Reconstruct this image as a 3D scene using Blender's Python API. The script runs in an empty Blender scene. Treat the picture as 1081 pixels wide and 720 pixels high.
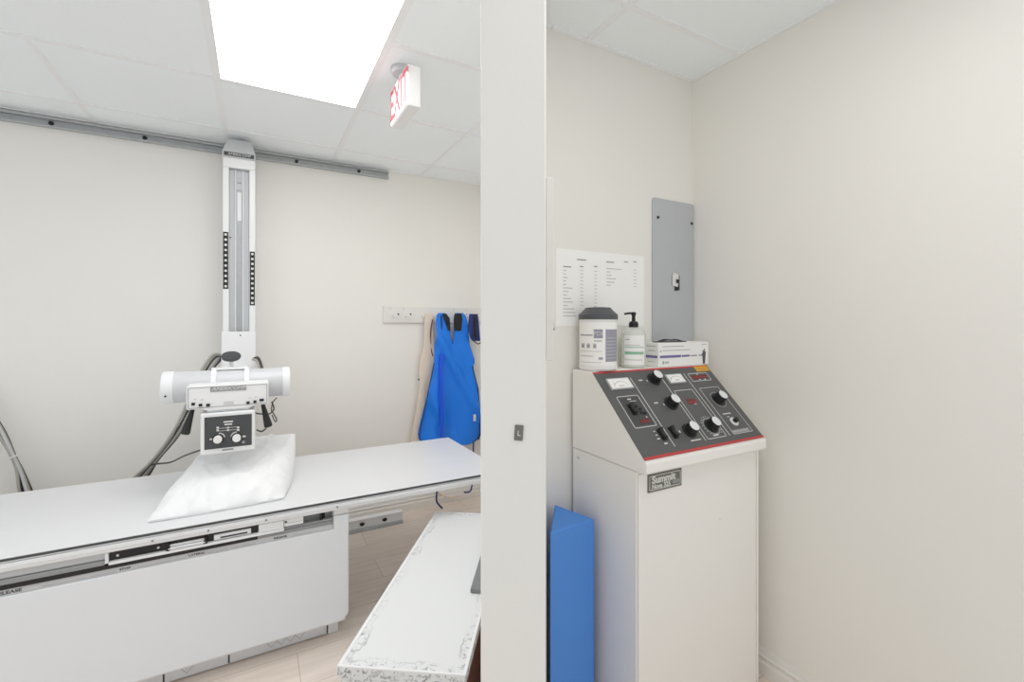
import bpy, bmesh, math, random
from mathutils import Vector, Matrix, noise
random.seed(7)
scene = bpy.context.scene
COL = scene.collection
R = math.radians

# ------------------------------------------------------------------ camera
F, CX, HZ, EYE = 484.6, 540.5, 341.5, 1.35
TH = R(29.08)
FW = Vector((math.sin(TH), math.cos(TH), 0)); RT = Vector((math.cos(TH), -math.sin(TH), 0))
cam = bpy.data.cameras.new('camera'); co = bpy.data.objects.new('camera', cam); COL.objects.link(co)
co.location = (0, 0, EYE); co.rotation_euler = (R(90), 0, -TH)
cam.sensor_width = 36; cam.lens = 36 * F / 1081; cam.shift_y = -(360 - HZ) / 1081
cam.clip_start = 0.02
scene.camera = co

def at(u, v, y):
    """point of the plane Y = y seen at photo position (u, v)"""
    d = FW + RT * ((u - CX) / F) + Vector((0, 0, -(v - HZ) / F))
    t = y / d.y
    return Vector((0, 0, EYE)) + d * t

# ------------------------------------------------------------------ materials
def lin(c):
    return tuple(((x / 255 / 12.92) if x / 255 <= .04045 else ((x / 255 + .055) / 1.055) ** 2.4) for x in c) + (1,)

def mat(name, rgb, rough=.5, metal=0, var=.03, scale=30, bump=0, bscale=200, spec=.5, trans=0, coat=0):
    m = bpy.data.materials.new(name); m.use_nodes = True
    nt = m.node_tree; N = nt.nodes; b = N['Principled BSDF']
    b.inputs['Roughness'].default_value = rough; b.inputs['Metallic'].default_value = metal
    b.inputs['Specular IOR Level'].default_value = spec
    b.inputs['Transmission Weight'].default_value = trans
    b.inputs['Coat Weight'].default_value = coat
    tc = N.new('ShaderNodeTexCoord')
    nz = N.new('ShaderNodeTexNoise'); nz.inputs['Scale'].default_value = scale; nz.inputs['Detail'].default_value = 3
    nt.links.new(tc.outputs['Object'], nz.inputs['Vector'])
    mix = N.new('ShaderNodeMix'); mix.data_type = 'RGBA'
    c = lin(rgb)
    mix.inputs[6].default_value = tuple(max(0, x * (1 - var)) for x in c[:3]) + (1,)
    mix.inputs[7].default_value = tuple(min(1, x * (1 + var)) for x in c[:3]) + (1,)
    nt.links.new(nz.outputs['Fac'], mix.inputs[0]); nt.links.new(mix.outputs[2], b.inputs['Base Color'])
    if bump:
        n2 = N.new('ShaderNodeTexNoise'); n2.inputs['Scale'].default_value = bscale; n2.inputs['Detail'].default_value = 4
        nt.links.new(tc.outputs['Object'], n2.inputs['Vector'])
        bp = N.new('ShaderNodeBump'); bp.inputs['Strength'].default_value = bump; bp.inputs['Distance'].default_value = .002
        nt.links.new(n2.outputs['Fac'], bp.inputs['Height']); nt.links.new(bp.outputs['Normal'], b.inputs['Normal'])
    return m

def emit(name, rgb, s):
    m = bpy.data.materials.new(name); m.use_nodes = True
    nt = m.node_tree; b = nt.nodes['Principled BSDF']
    b.inputs['Base Color'].default_value = lin(rgb)
    b.inputs['Emission Color'].default_value = lin(rgb); b.inputs['Emission Strength'].default_value = s
    return m

WALL = (238, 236, 231)
M = dict(
    tubep=mat('tube_paint', (208, 210, 213), .35, var=.015, scale=10),
    wall=mat('wall_paint', WALL, .6, var=.012, scale=3, bump=.12, bscale=120),
    trim=mat('trim_paint', (232, 230, 226), .4, var=.01),
    bar=mat('ceiling_bar', (244, 245, 246), .5, var=.01),
    lam=mat('white_laminate', (227, 228, 230), .35, var=.01, scale=8),
    enamel=mat('white_enamel', (236, 237, 238), .3, var=.01, scale=10),
    base=mat('base_enamel', (231, 234, 238), .38, var=.012, scale=6),
    alu=mat('aluminium', (236, 238, 240), .4, .0, var=.008, scale=80),
    steel=mat('galvanised_steel', (182, 185, 187), .45, .25, var=.1, scale=40),
    gry=mat('grey_paint', (150, 152, 154), .4, var=.03),
    lgry=mat('light_grey_paint', (200, 202, 204), .4, var=.02),
    kick=mat('kick_plate_grey', (226, 229, 233), .35, .2, var=.05, scale=20),
    dgry=mat('dark_grey_paint', (70, 72, 74), .45, var=.05),
    blk=mat('black_plastic', (26, 26, 27), .4, var=.05),
    rub=mat('black_rubber', (38, 38, 39), .6, var=.05),
    panelg=mat('console_overlay', (92, 93, 94), .42, var=.03, scale=60),
    red=mat('red_stripe', (196, 66, 66), .45, var=.02),
    line=mat('white_print', (225, 225, 223), .5, var=.01),
    redl=mat('red_display', (112, 42, 42), .3, var=.1, scale=300),
    yel=mat('yellow_sticker', (226, 164, 30), .5, var=.06, scale=90),
    cons=mat('console_cream', (246, 244, 240), .4, var=.012, scale=6),
    bf=mat('foam_blue', (80, 145, 226), .55, var=.02, scale=14, bump=.25, bscale=500),
    blue=mat('apron_blue', (16, 126, 238), .42, var=.06, scale=20, bump=.2, bscale=140),
    royal=mat('apron_royal', (22, 84, 226), .5, var=.04, scale=30),
    navy=mat('apron_navy', (28, 46, 112), .5, var=.08, scale=30),
    beige=mat('apron_beige', (233, 218, 200), .6, var=.03, scale=16),
    epan=mat('panel_grey', (190, 193, 197), .45, .1, var=.02, scale=14),
    paper=mat('paper_white', (250, 249, 247), .75, var=.008),
    ink=mat('grey_ink', (196, 195, 194), .8, var=.02),
    ink2=mat('dark_ink', (150, 150, 152), .8, var=.02),
    cloth=mat('pillow_paper', (240, 241, 242), .7, var=.01, scale=12, bump=.3, bscale=40),
    plast=mat('white_plastic', (236, 235, 234), .35, var=.01),
    lidg=mat('lid_charcoal', (84, 86, 90), .4, var=.04),
    lav=mat('lavender_print', (158, 156, 170), .5, var=.03),
    pur=mat('purple_print', (126, 116, 172), .6, var=.05),
    grn=mat('green_print', (146, 194, 166), .6, var=.05),
    bott=mat('bottle_plastic', (240, 243, 236), .25, var=.02, trans=.25),
    cab=mat('cable_grey', (172, 169, 161), .55, var=.05),
    cabd=mat('cable_dark', (74, 72, 66), .55, var=.05),
    lead=mat('lead_marker', (122, 121, 113), .6, .3, var=.15, scale=400),
    brown=mat('brown_wood', (104, 52, 26), .5, var=.2, scale=25),
    glass=mat('lead_glass', (190, 200, 190), .1, var=.01, trans=.9),
    signw=emit('sign_face', (250, 248, 248), .12),
    signr=mat('sign_red', (176, 52, 70), .5, var=.02),
    gplate=mat('cassette_grey', (128, 130, 131), .4, var=.04),
    bolt=mat('bolt_dark', (52, 53, 55), .5, .5),
)
M['lamp'] = emit('lamp_diffuser', (255, 255, 255), 5.0)

def tile_mat():
    m = mat('ceiling_tile', (247, 251, 255), .85, var=.035, scale=260, bump=.5, bscale=330)
    return m
M['tile'] = tile_mat()

def floor_mat():
    m = bpy.data.materials.new('floor_planks'); m.use_nodes = True
    nt = m.node_tree; N = nt.nodes; L = nt.links; b = N['Principled BSDF']
    b.inputs['Roughness'].default_value = .45
    tc = N.new('ShaderNodeTexCoord')
    br = N.new('ShaderNodeTexBrick')
    br.inputs['Scale'].default_value = 1; br.inputs['Brick Width'].default_value = 1.2; br.inputs['Row Height'].default_value = .2
    br.inputs['Mortar Size'].default_value = .0018; br.offset = .37
    br.inputs['Color1'].default_value = lin((240, 228, 217)); br.inputs['Color2'].default_value = lin((233, 219, 207))
    br.inputs['Mortar'].default_value = lin((206, 192, 180))
    mp = N.new('ShaderNodeMapping'); mp.inputs['Location'].default_value = (.611, .13, 0)
    L.new(tc.outputs['Object'], mp.inputs['Vector']); L.new(mp.outputs['Vector'], br.inputs['Vector'])
    m2 = N.new('ShaderNodeMapping'); m2.inputs['Scale'].default_value = (1.6, 16, 1)
    nz = N.new('ShaderNodeTexNoise'); nz.inputs['Scale'].default_value = 2.2; nz.inputs['Detail'].default_value = 6; nz.inputs['Distortion'].default_value = .6
    L.new(tc.outputs['Object'], m2.inputs['Vector']); L.new(m2.outputs['Vector'], nz.inputs['Vector'])
    rp = N.new('ShaderNodeValToRGB'); rp.color_ramp.elements[0].position = .35; rp.color_ramp.elements[1].position = .7
    rp.color_ramp.elements[0].color = (.86, .855, .85, 1); rp.color_ramp.elements[1].color = (1, 1, 1, 1)
    L.new(nz.outputs['Fac'], rp.inputs['Fac'])
    mx = N.new('ShaderNodeMix'); mx.data_type = 'RGBA'; mx.blend_type = 'MULTIPLY'; mx.inputs[0].default_value = .8
    L.new(br.outputs['Color'], mx.inputs[6]); L.new(rp.outputs['Color'], mx.inputs[7]); L.new(mx.outputs[2], b.inputs['Base Color'])
    return m
M['floor'] = floor_mat()

BW, BL = .342, .995
def marble_mat():
    """white paper whose printed veins and scuffs gather along the edges of the bench"""
    m = bpy.data.materials.new('marbled_paper'); m.use_nodes = True
    nt = m.node_tree; N = nt.nodes; L = nt.links; b = N['Principled BSDF']; b.inputs['Roughness'].default_value = .4
    tc = N.new('ShaderNodeTexCoord'); sp = N.new('ShaderNodeSeparateXYZ'); L.new(tc.outputs['Object'], sp.inputs[0])
    def mth(op, a, c=None):
        n = N.new('ShaderNodeMath'); n.operation = op
        for i, q in enumerate((a, c)):
            if q is None: continue
            if isinstance(q, (int, float)): n.inputs[i].default_value = q
            else: L.new(q, n.inputs[i])
        return n.outputs[0]
    dx = mth('SUBTRACT', BW / 2, mth('ABSOLUTE', sp.outputs[0]))
    dy = mth('SUBTRACT', BL / 2, mth('ABSOLUTE', mth('SUBTRACT', sp.outputs[1], BL / 2)))
    sm = N.new('ShaderNodeMath'); sm.operation = 'SMOOTH_MIN'; sm.inputs[2].default_value = .05
    L.new(dx, sm.inputs[0]); L.new(dy, sm.inputs[1])
    n1 = N.new('ShaderNodeTexNoise'); n1.inputs['Scale'].default_value = 9; n1.inputs['Detail'].default_value = 4; L.new(tc.outputs['Object'], n1.inputs['Vector'])
    d = mth('ADD', sm.outputs[0], mth('MULTIPLY', mth('SUBTRACT', n1.outputs['Fac'], .5), .10))
    mr = N.new('ShaderNodeMapRange'); mr.inputs[1].default_value = .034; mr.inputs[2].default_value = .004; L.new(d, mr.inputs[0])
    n2 = N.new('ShaderNodeTexNoise'); n2.inputs['Scale'].default_value = 52; n2.inputs['Detail'].default_value = 6; n2.inputs['Distortion'].default_value = 1.6
    L.new(tc.outputs['Object'], n2.inputs['Vector'])
    rp = N.new('ShaderNodeValToRGB'); e = rp.color_ramp.elements; e[0].position = .50; e[0].color = (0, 0, 0, 1); e[1].position = .63; e[1].color = (1, 1, 1, 1)
    L.new(n2.outputs['Fac'], rp.inputs['Fac'])
    cor = N.new('ShaderNodeMapRange'); cor.inputs[1].default_value = .30; cor.inputs[2].default_value = .03; cor.inputs[3].default_value = .22; cor.inputs[4].default_value = 1
    L.new(mth('ADD', dx, dy), cor.inputs[0])
    n3 = N.new('ShaderNodeTexNoise'); n3.inputs['Scale'].default_value = 7; L.new(tc.outputs['Object'], n3.inputs['Vector'])
    patch = N.new('ShaderNodeMapRange'); patch.inputs[1].default_value = .42; patch.inputs[2].default_value = .62; L.new(n3.outputs['Fac'], patch.inputs[0])
    pres = mth('MINIMUM', mth('ADD', cor.outputs[0], mth('MULTIPLY', patch.outputs[0], .45)), 1)
    v = mth('MULTIPLY', mth('MULTIPLY', mr.outputs[0], pres), rp.outputs['Color'])
    # thin vein running where the printed border starts
    vein = mth('SUBTRACT', 1, mth('MULTIPLY', mth('ABSOLUTE', mth('SUBTRACT', d, .026)), 260))
    vein = mth('MULTIPLY', mth('MULTIPLY', mth('MAXIMUM', vein, 0), patch.outputs[0]), mth('MULTIPLY', pres, .6))
    f = mth('MINIMUM', mth('ADD', mth('MULTIPLY', v, .85), vein), 1)
    mx = N.new('ShaderNodeMix'); mx.data_type = 'RGBA'; L.new(f, mx.inputs[0])
    mx.inputs[6].default_value = lin((228, 230, 231)); mx.inputs[7].default_value = lin((128, 130, 134))
    L.new(mx.outputs[2], b.inputs['Base Color'])
    return m
M['marble'] = marble_mat()

# ------------------------------------------------------------------ mesh helpers
class MB:
    def __init__(s): s.v = []; s.f = []; s.fm = []; s.mats = []
    def _m(s, m):
        if m not in s.mats: s.mats.append(m)
        return s.mats.index(m)
    def add(s, vs, fs, m, X=None):
        o = len(s.v); i = s._m(m)
        s.v += [tuple(X @ Vector(q)) if X else tuple(q) for q in vs]
        for f in fs: s.f.append(tuple(o + k for k in f)); s.fm.append(i)
        return s
    def box(s, x0, x1, y0, y1, z0, z1, m, X=None):
        vs = [(x, y, z) for x in (x0, x1) for y in (y0, y1) for z in (z0, z1)]
        return s.add(vs, [(0, 1, 3, 2), (4, 6, 7, 5), (0, 4, 5, 1), (2, 3, 7, 6), (0, 2, 6, 4), (1, 5, 7, 3)], m, X)
    def prism(s, poly, d0, d1, m, X=None, taper=None):
        """poly in local xy, extruded along local z from d0 to d1"""
        n = len(poly); p2 = taper or poly
        vs = [(x, y, d0) for x, y in poly] + [(x, y, d1) for x, y in p2]
        fs = [tuple(range(n - 1, -1, -1)), tuple(range(n, 2 * n))] + [(i, (i + 1) % n, n + (i + 1) % n, n + i) for i in range(n)]
        return s.add(vs, fs, m, X)
    def lathe(s, prof, m, X=None, n=32, ex=1, ey=1, caps=True):
        """prof: (radius, height) about local z"""
        vs = []; fs = []
        for r, h in prof:
            for k in range(n):
                a = 2 * math.pi * k / n; vs.append((r * ex * math.cos(a), r * ey * math.sin(a), h))
        for j in range(len(prof) - 1):
            for k in range(n):
                fs.append((j * n + k, j * n + (k + 1) % n, (j + 1) * n + (k + 1) % n, (j + 1) * n + k))
        if caps:
            fs.append(tuple(range(n - 1, -1, -1))); t = (len(prof) - 1) * n; fs.append(tuple(range(t, t + n)))
        return s.add(vs, fs, m, X)
    def tube(s, pts, r, m, n=8, sub=6):
        P = [Vector(p) for p in pts]
        Q = []
        if len(P) > 2:
            E = [P[0] * 2 - P[1]] + P + [P[-1] * 2 - P[-2]]
            for i in range(1, len(E) - 2):
                a, b, c, d = E[i - 1:i + 3]
                for k in range(sub):
                    t = k / sub
                    Q.append(.5 * ((2 * b) + (c - a) * t + (2 * a - 5 * b + 4 * c - d) * t * t + (3 * b - a - 3 * c + d) * t ** 3))
            Q.append(P[-1])
        else: Q = P
        vs = []; fs = []
        up = None
        for i, q in enumerate(Q):
            t = (Q[min(i + 1, len(Q) - 1)] - Q[max(i - 1, 0)]).normalized()
            if up is None: up = t.orthogonal().normalized()
            up = (up - t * up.dot(t)).normalized(); w = t.cross(up)
            for k in range(n):
                a = 2 * math.pi * k / n; vs.append(q + up * (r * math.cos(a)) + w * (r * math.sin(a)))
        for i in range(len(Q) - 1):
            for k in range(n):
                fs.append((i * n + k, i * n + (k + 1) % n, (i + 1) * n + (k + 1) % n, (i + 1) * n + k))
        fs.append(tuple(range(n - 1, -1, -1))); t = (len(Q) - 1) * n; fs.append(tuple(range(t, t + n)))
        return s.add(vs, fs, m)
    def build(s, name, parent=None, bevel=0, seg=2, local=False, smooth=True, angle=38):
        me = bpy.data.meshes.new(name)
        org = Vector((0, 0, 0))
        if parent is not None and not local: org = ROOT.get(parent.name, Vector((0, 0, 0)))
        me.from_pydata([tuple(Vector(q) - org) for q in s.v], [], s.f)
        for m in s.mats: me.materials.append(m)
        for p, i in zip(me.polygons, s.fm): p.material_index = i
        bm = bmesh.new(); bm.from_mesh(me); bmesh.ops.recalc_face_normals(bm, faces=bm.faces); bm.to_mesh(me); bm.free()
        if smooth:
            for p in me.polygons: p.use_smooth = True
            me.set_sharp_from_angle(angle=R(angle))
        o = bpy.data.objects.new(name, me); COL.objects.link(o)
        if parent is not None:
            o.parent = parent; ROOT[o.name] = org
        if bevel:
            b = o.modifiers.new('bevel', 'BEVEL'); b.width = bevel; b.segments = seg; b.limit_method = 'ANGLE'; b.angle_limit = R(40)
            b.harden_normals = True
        return o
ROOT = {}
def thing(name, loc, label, cat, group=None, rz=0):
    o = bpy.data.objects.new(name, None); COL.objects.link(o); o.location = loc; o.rotation_euler = (0, 0, rz)
    o.empty_display_size = .05
    ROOT[o.name] = Vector(loc); tag(o, label, cat, group); return o
def tag(o, label, cat, group=None):
    o['label'] = label; o['category'] = cat
    if group: o['group'] = group
    return o
def recenter(o, loc):
    """move a one-mesh thing's origin to its base"""
    loc = Vector(loc)
    o.data.transform(Matrix.Translation(-loc)); o.location = loc; return o
def struct(o): o['kind'] = 'structure'; return o
def frame(o, x, y):
    x = Vector(x).normalized(); y = Vector(y); y = (y - x * y.dot(x)).normalized(); z = x.cross(y)
    m = Matrix((x, y, z)).transposed().to_4x4(); m.translation = Vector(o); return m
FRONT = lambda p: frame(p, (1, 0, 0), (0, 0, 1))      # local x right, y up, z towards -Y
UP = lambda p: frame(p, (1, 0, 0), (0, 1, 0))
def text(mb, body, size, X, m, ax='LEFT', depth=.0004, shear=0, xs=1, off=0):
    c = bpy.data.curves.new('t', 'FONT'); c.body = body; c.size = size; c.align_x = ax; c.align_y = 'CENTER'; c.extrude = depth; c.shear = shear; c.offset = off
    c.resolution_u = 3
    o = bpy.data.objects.new('t', c); COL.objects.link(o)
    bpy.context.view_layer.update()
    me = bpy.data.meshes.new_from_object(o.evaluated_get(bpy.context.evaluated_depsgraph_get()))
    mb.add([(v.co.x * xs, v.co.y, v.co.z) for v in me.vertices], [tuple(p.vertices) for p in me.polygons], m, X)
    bpy.data.objects.remove(o); bpy.data.curves.remove(c); bpy.data.meshes.remove(me)
def rrect(x0, x1, y0, y1, r, n=4):
    pts = []
    for cx, cy, a0 in ((x1 - r, y1 - r, 0), (x0 + r, y1 - r, 90), (x0 + r, y0 + r, 180), (x1 - r, y0 + r, 270)):
        for k in range(n + 1):
            a = R(a0 + 90 * k / n); pts.append((cx + r * math.cos(a), cy + r * math.sin(a)))
    return pts
def outline(mb, x0, x1, y0, y1, r, w, h, m, X):
    a = rrect(x0, x1, y0, y1, r); b = rrect(x0 + w, x1 - w, y0 + w, y1 - w, max(r - w, .0005)); n = len(a)
    vs = [(p[0], p[1], 0) for p in a] + [(p[0], p[1], 0) for p in b] + [(p[0], p[1], h) for p in a] + [(p[0], p[1], h) for p in b]
    fs = []
    for i in range(n):
        j = (i + 1) % n
        fs += [(2 * n + i, 2 * n + j, 3 * n + j, 3 * n + i), (i, j, 2 * n + j, 2 * n + i), (n + j, n + i, 3 * n + i, 3 * n + j), (i, n + i, n + j, j)]
    mb.add(vs, fs, m, X)

# ------------------------------------------------------------------ the setting
CE = 2.44; YB = 3.28; XR = 1.715; YP = 1.412; XL = -1.75; Y0 = -.45
struct(MB().box(XL - .1, XR + .1, Y0, YB + .1, -.1, 0, M['floor']).build('floor', smooth=False))
ceil = struct(MB().box(XL - .1, XR + .1, Y0, YB + .1, CE, CE + .08, M['tile']).build('ceiling', smooth=False))
g = MB(); b = .012; h0 = CE - .004
LX0, LX1, LY0, LY1 = -.158, .4515, 1.19, 2.415
for y in (-1.25, -.64, -.03, .58, 1.18): g.box(XL, XR, y - b, y + b, h0, CE + .001, M['bar'])
g.box(LX1, XR, 1.79 - b, 1.79 + b, h0, CE + .001, M['bar'])
g.box(XL, XR, 2.42 - b, 2.42 + b, h0, CE + .001, M['bar']); g.box(XL, XR, 3.03 - b, 3.03 + b, h0, CE + .001, M['bar'])
for x in (-1.378, -.768): g.box(x - b, x + b, 2.42, YB, h0 - .0005, CE + .001, M['bar'])
g.box(-1.378 - b, -1.378 + b, Y0, 2.42, h0 - .0005, CE + .001, M['bar'])
for x in (-.158, .4515): g.box(x - b, x + b, Y0, YB, h0 - .0005, CE + .001, M['bar'])
g.box(1.062 - b, 1.062 + b, 1.53, YB, h0 - .0005, CE + .001, M['bar'])
g.box(1.112 - b, 1.112 + b, Y0, YP, h0 - .0005, CE + .001, M['bar'])
g.build('ceiling_grid', ceil, smooth=False)
struct(MB().box(XL - .1, XR + .1, YB, YB + .1, 0, CE, M['wall']).build('wall_back', smooth=False))
struct(MB().box(XR, XR + .1, Y0, YB, 0, CE, M['wall']).build('wall_right', smooth=False))
struct(MB().box(.885, XR, YP, YP + .118, 0, CE, M['wall']).build('wall_alcove', smooth=False))
# oblique partition: its free end faces the camera, its right face runs to the alcove wall
PA = TH + math.atan((576.5 - CX) / F)
pd = Vector((math.sin(PA), math.cos(PA), 0)); pr = Vector((math.cos(PA), -math.sin(PA), 0))
PN = pd * .80; PT = .115; PLEN = 1.70 - .80
PX = frame(PN, pr, pd)                       # local x right, y along the partition, z up
struct(MB().box(-PT, 0, 0, PLEN + .055, 0, CE, M['wall'], PX).build('wall_partition', bevel=.004))
# wall angle under the ceiling
t = MB()
t.box(.95, XR - .0181, YP - .018, YP - .0002, CE - .006, CE - .0002, M['bar']); t.box(XR - .018, XR - .0002, Y0, YP - .0002, CE - .006, CE - .0002, M['bar'])
t.box(.0, .016, 0, PLEN - .03, CE - .006, CE, M['bar'], PX)
t.box(XL, XR, YB - .018, YB, CE - .006, CE, M['bar'])
struct(t.build('trim_1', smooth=False))
def baseboard(name, X, length, h=.092):
    pf = [(0, 0), (.016, 0), (.016, .044), (.011, .048), (.009, .056), (.013, .062), (.013, .068), (.007, .074), (.006, .084), (.003, h), (0, h)]
    o = MB().prism(pf, 0, length, M['trim'], X).build(name); return struct(o)
def bb(name, a, bq, inward):
    a = Vector(a); d = Vector(bq) - a; n = Vector(inward)
    X = Matrix((n, Vector((0, 0, 1)), d.normalized())).transposed().to_4x4(); X.translation = a
    baseboard(name, X, d.length)
bb('baseboard_right', (XR, Y0, 0), (XR, YP, 0), (-1, 0, 0))
bb('baseboard_alcove', (.95, YP, 0), (XR - .012, YP, 0), (0, -1, 0))
bb('baseboard_back', (XL, YB, 0), (XR, YB, 0), (0, -1, 0))
# framed viewing window on the right face of the partition, seen edge-on
w = MB(); wy0, wy1, wz0, wz1 = .16, .62, 1.272, 1.655
for q in ((wy0 + .04, wy1 - .04, wz0, wz0 + .04), (wy0 + .04, wy1 - .04, wz1 - .04, wz1), (wy0, wy0 + .04, wz0, wz1), (wy1 - .04, wy1, wz0, wz1)):
    w.box(0, .0155, q[0], q[1], q[2], q[3], M['trim'], PX)
win = struct(w.build('window_1', bevel=.002))
MB().box(.001, .004, wy0 + .038, wy1 - .038, wz0 + .038, wz1 - .038, M['glass'], PX).build('pane', win)
LX = Matrix((pr, Vector((0, 0, 1)), pd)).transposed().to_4x4(); LX.translation = PN + pd * .40
lt = MB(); lt.prism([(.015, 1.378), (.0265, 1.332), (.0225, 1.332), (.015, 1.352)], 0, .02, M['plast'], LX)
lt.prism([(.015, 1.352), (.0222, 1.3325), (.0195, 1.3325), (.015, 1.340)], .002, .018, M['blk'], LX)
lt.build('window_latch', win)

# ------------------------------------------------------------------ ceiling light, exit sign
cl = thing('ceiling_light', (.147, 1.8, CE - .012), 'large bright rectangular ceiling light panel above the examination table', 'ceiling light')
fm = MB()
for q in ((LX0, LX1, LY0, LY0 + .02), (LX0, LX1, LY1 - .02, LY1), (LX0, LX0 + .02, LY0 + .02, LY1 - .02), (LX1 - .02, LX1, LY0 + .02, LY1 - .02)):
    fm.box(q[0], q[1], q[2], q[3], CE - .008, CE - .001, M['bar'])
fm.build('frame', cl, smooth=False)
MB().box(LX0 + .012, LX1 - .012, LY0 + .012, LY1 - .012, CE - .0075, CE - .002, M['lamp']).build('diffuser', cl, smooth=False)

ex = thing('exit_sign', (.56, 1.95, CE - .18), 'white exit sign with red letters hanging from the ceiling', 'sign')
MB().box(.532, .588, 1.822, 2.08, 2.232, 2.400, M['plast']).build('housing', ex, bevel=.006)
fc = MB().box(.5295, .532, 1.828, 2.074, 2.238, 2.394, M['signw']).build('face', ex)
tx = MB(); EX = frame((.5290, 1.951, 2.316), (0, -1, 0), (0, 0, 1))
text(tx, 'EXIT', .188, EX, M['signr'], 'CENTER', xs=.70, off=.003); tx.build('lettering', fc, smooth=False)
MB().lathe([(.052, 0), (.052, .012), (.046, .022), (.018, .024), (.018, .045)], M['lgry'], frame((.55, 1.95, CE - .001), (1, 0, 0), (0, -1, 0)), 28).build('canopy', ex)

# ------------------------------------------------------------------ tube stand rails
rl = thing('wall_rail', (-.4, YB, 2.37), 'long grey steel rail bolted along the top of the back wall', 'rail')
rail = MB(); rx0, rx1 = XL + .02, .815
rail.box(rx0, rx1, YB - .012, YB, 2.372, 2.420, M['steel']); rail.box(rx0, rx1, YB - .034, YB - .012, 2.411, 2.420, M['steel']); rail.box(rx0, rx1, YB - .034, YB - .012, 2.372, 2.379, M['steel'])
rail.build('channel', rl, bevel=.0015)
for u in (54, 153, 313, 379):
    p = at(u, 140, YB - .014)
    MB().lathe([(.011, 0), (.011, .005), (.006, .006), (.006, .009)], M['bolt'], FRONT((p.x, YB - .012, 2.396)), 12).build('bolt', rl)
fr = thing('floor_rail', (-.2, 3.1, 0), 'low grey metal floor rail behind the examination table', 'rail')
f = MB().box(XL + .02, .865, 3.065, 3.135, .0, .018, M['steel']); f.box(XL + .02, .865, 3.085, 3.115, .018, .078, M['alu']); f.box(XL + .02, .865, 3.075, 3.125, .070, .080, M['alu'])
f.build('channel', fr, bevel=.002)
for x in (.60, .745): MB().lathe([(.016, 0), (.016, .004), (.010, .006)], M['bolt'], FRONT((x, 3.085, .044)), 14, ey=.7).build('slot', fr)

# ------------------------------------------------------------------ x-ray tube stand
ts = thing('tube_stand', (-.09, 3.1, 0), 'tall white column stand holding the tube head over the pillow', 'x-ray stand')
YC = 3.03; cx0, cx1 = -.1665, -.0075
c = MB()
ZT = 2.285
c.box(cx0, cx0 + .030, YC, YC + .12, .081, ZT - .0555, M['enamel']); c.box(cx1 - .030, cx1, YC, YC + .12, .081, ZT - .0555, M['enamel'])
c.box(cx0 + .0305, cx1 - .0305, YC + .035, YC + .119, .081, ZT - .056, M['tubep'])
c.box(cx0, cx1, YC, YC + .12, ZT - .055, ZT, M['enamel'])
c.box(cx0 + .058, cx0 + .064, YC + .012, YC + .036, .3, ZT - .06, M['enamel']); c.box(cx1 - .064, cx1 - .058, YC + .012, YC + .036, .3, ZT - .06, M['enamel'])
col = c.build('column', ts, bevel=.003)
MB().box(-.1045, -.0695, YC + .028, YC + .0352, .3, ZT - .10, M['steel']).build('counterweight_slot', col)
tg = MB().box(-.103, -.071, YC + .024, YC + .028, 2.115, 2.182, M['lgry'])
text(tg, 'oo', .02, FRONT((-.087, YC + .0235, 2.155)), M['dgry'], 'CENTER'); tg.build('slot_tag', col)
MB().box(-.098, -.076, YC + .022, YC + .028, 1.935, 2.10, M['enamel']).build('slot_cover', col, bevel=.002)
for x, u0, va, vb in ((cx0 + .0145, 0, 245, 305), (cx1 - .0145, 0, 264, 322)):
    za, zb = at(240, vb, YC).z, at(240, va, YC).z
    sc = MB().box(x - .0125, x + .0125, YC - .002, YC, za, zb, M['blk']); n = 11
    for k in range(n):
        z = za + (zb - za) * (k + .5) / n
        sc.box(x - .0058, x + .0058, YC - .003, YC - .002, z - .0058, z + .0058, M['line'])
    sc.build('scale_tape', col, smooth=False)
for u, v in ((243, 250), (263.5, 250)):
    p = at(u, v, YC + .01); MB().lathe([(.004, 0), (.004, .004)], M['bolt'], FRONT((p.x, YC + .035, p.z)), 8).build('screw', col)
tc_ = MB(); zt = ZT
tc_.add([(cx0 - .002, YC - .004, zt), (cx1 + .002, YC - .004, zt), (cx1 + .002, YC + .125, zt), (cx0 - .002, YC + .125, zt),
         (cx0 - .002, YC - .004, zt + .035), (cx1 + .002, YC - .004, zt + .035), (cx1 - .02, YC + .07, zt + .13), (cx0 + .02, YC + .07, zt + .13),
         (cx1 + .002, YC + .2, zt + .035), (cx0 - .002, YC + .2, zt + .035), (cx1 - .02, YC + .2, zt + .13), (cx0 + .02, YC + .2, zt + .13), (cx0 - .002, YC + .2, zt), (cx1 + .002, YC + .2, zt)],
        [(0, 1, 5, 4), (4, 5, 6, 7), (7, 6, 10, 11), (1, 13, 8, 5), (5, 8, 10, 6), (0, 4, 9, 12), (4, 7, 11, 9), (9, 11, 10, 8), (12, 9, 8, 13), (0, 12, 13, 1)], M['lgry'])
cap = tc_.build('top_cap', ts, bevel=.004)
cp = MB().box(cx0 + .006, cx1 - .006, YC - .0065, YC - .004, zt + .008, zt + .030, M['dgry'])
text(cp, 'AMERICOMP', .019, FRONT(((cx0 + cx1) / 2, YC - .0066, zt + .019)), M['line'], 'CENTER', shear=.3, xs=1.05); cp.build('nameplate', cap)
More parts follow.
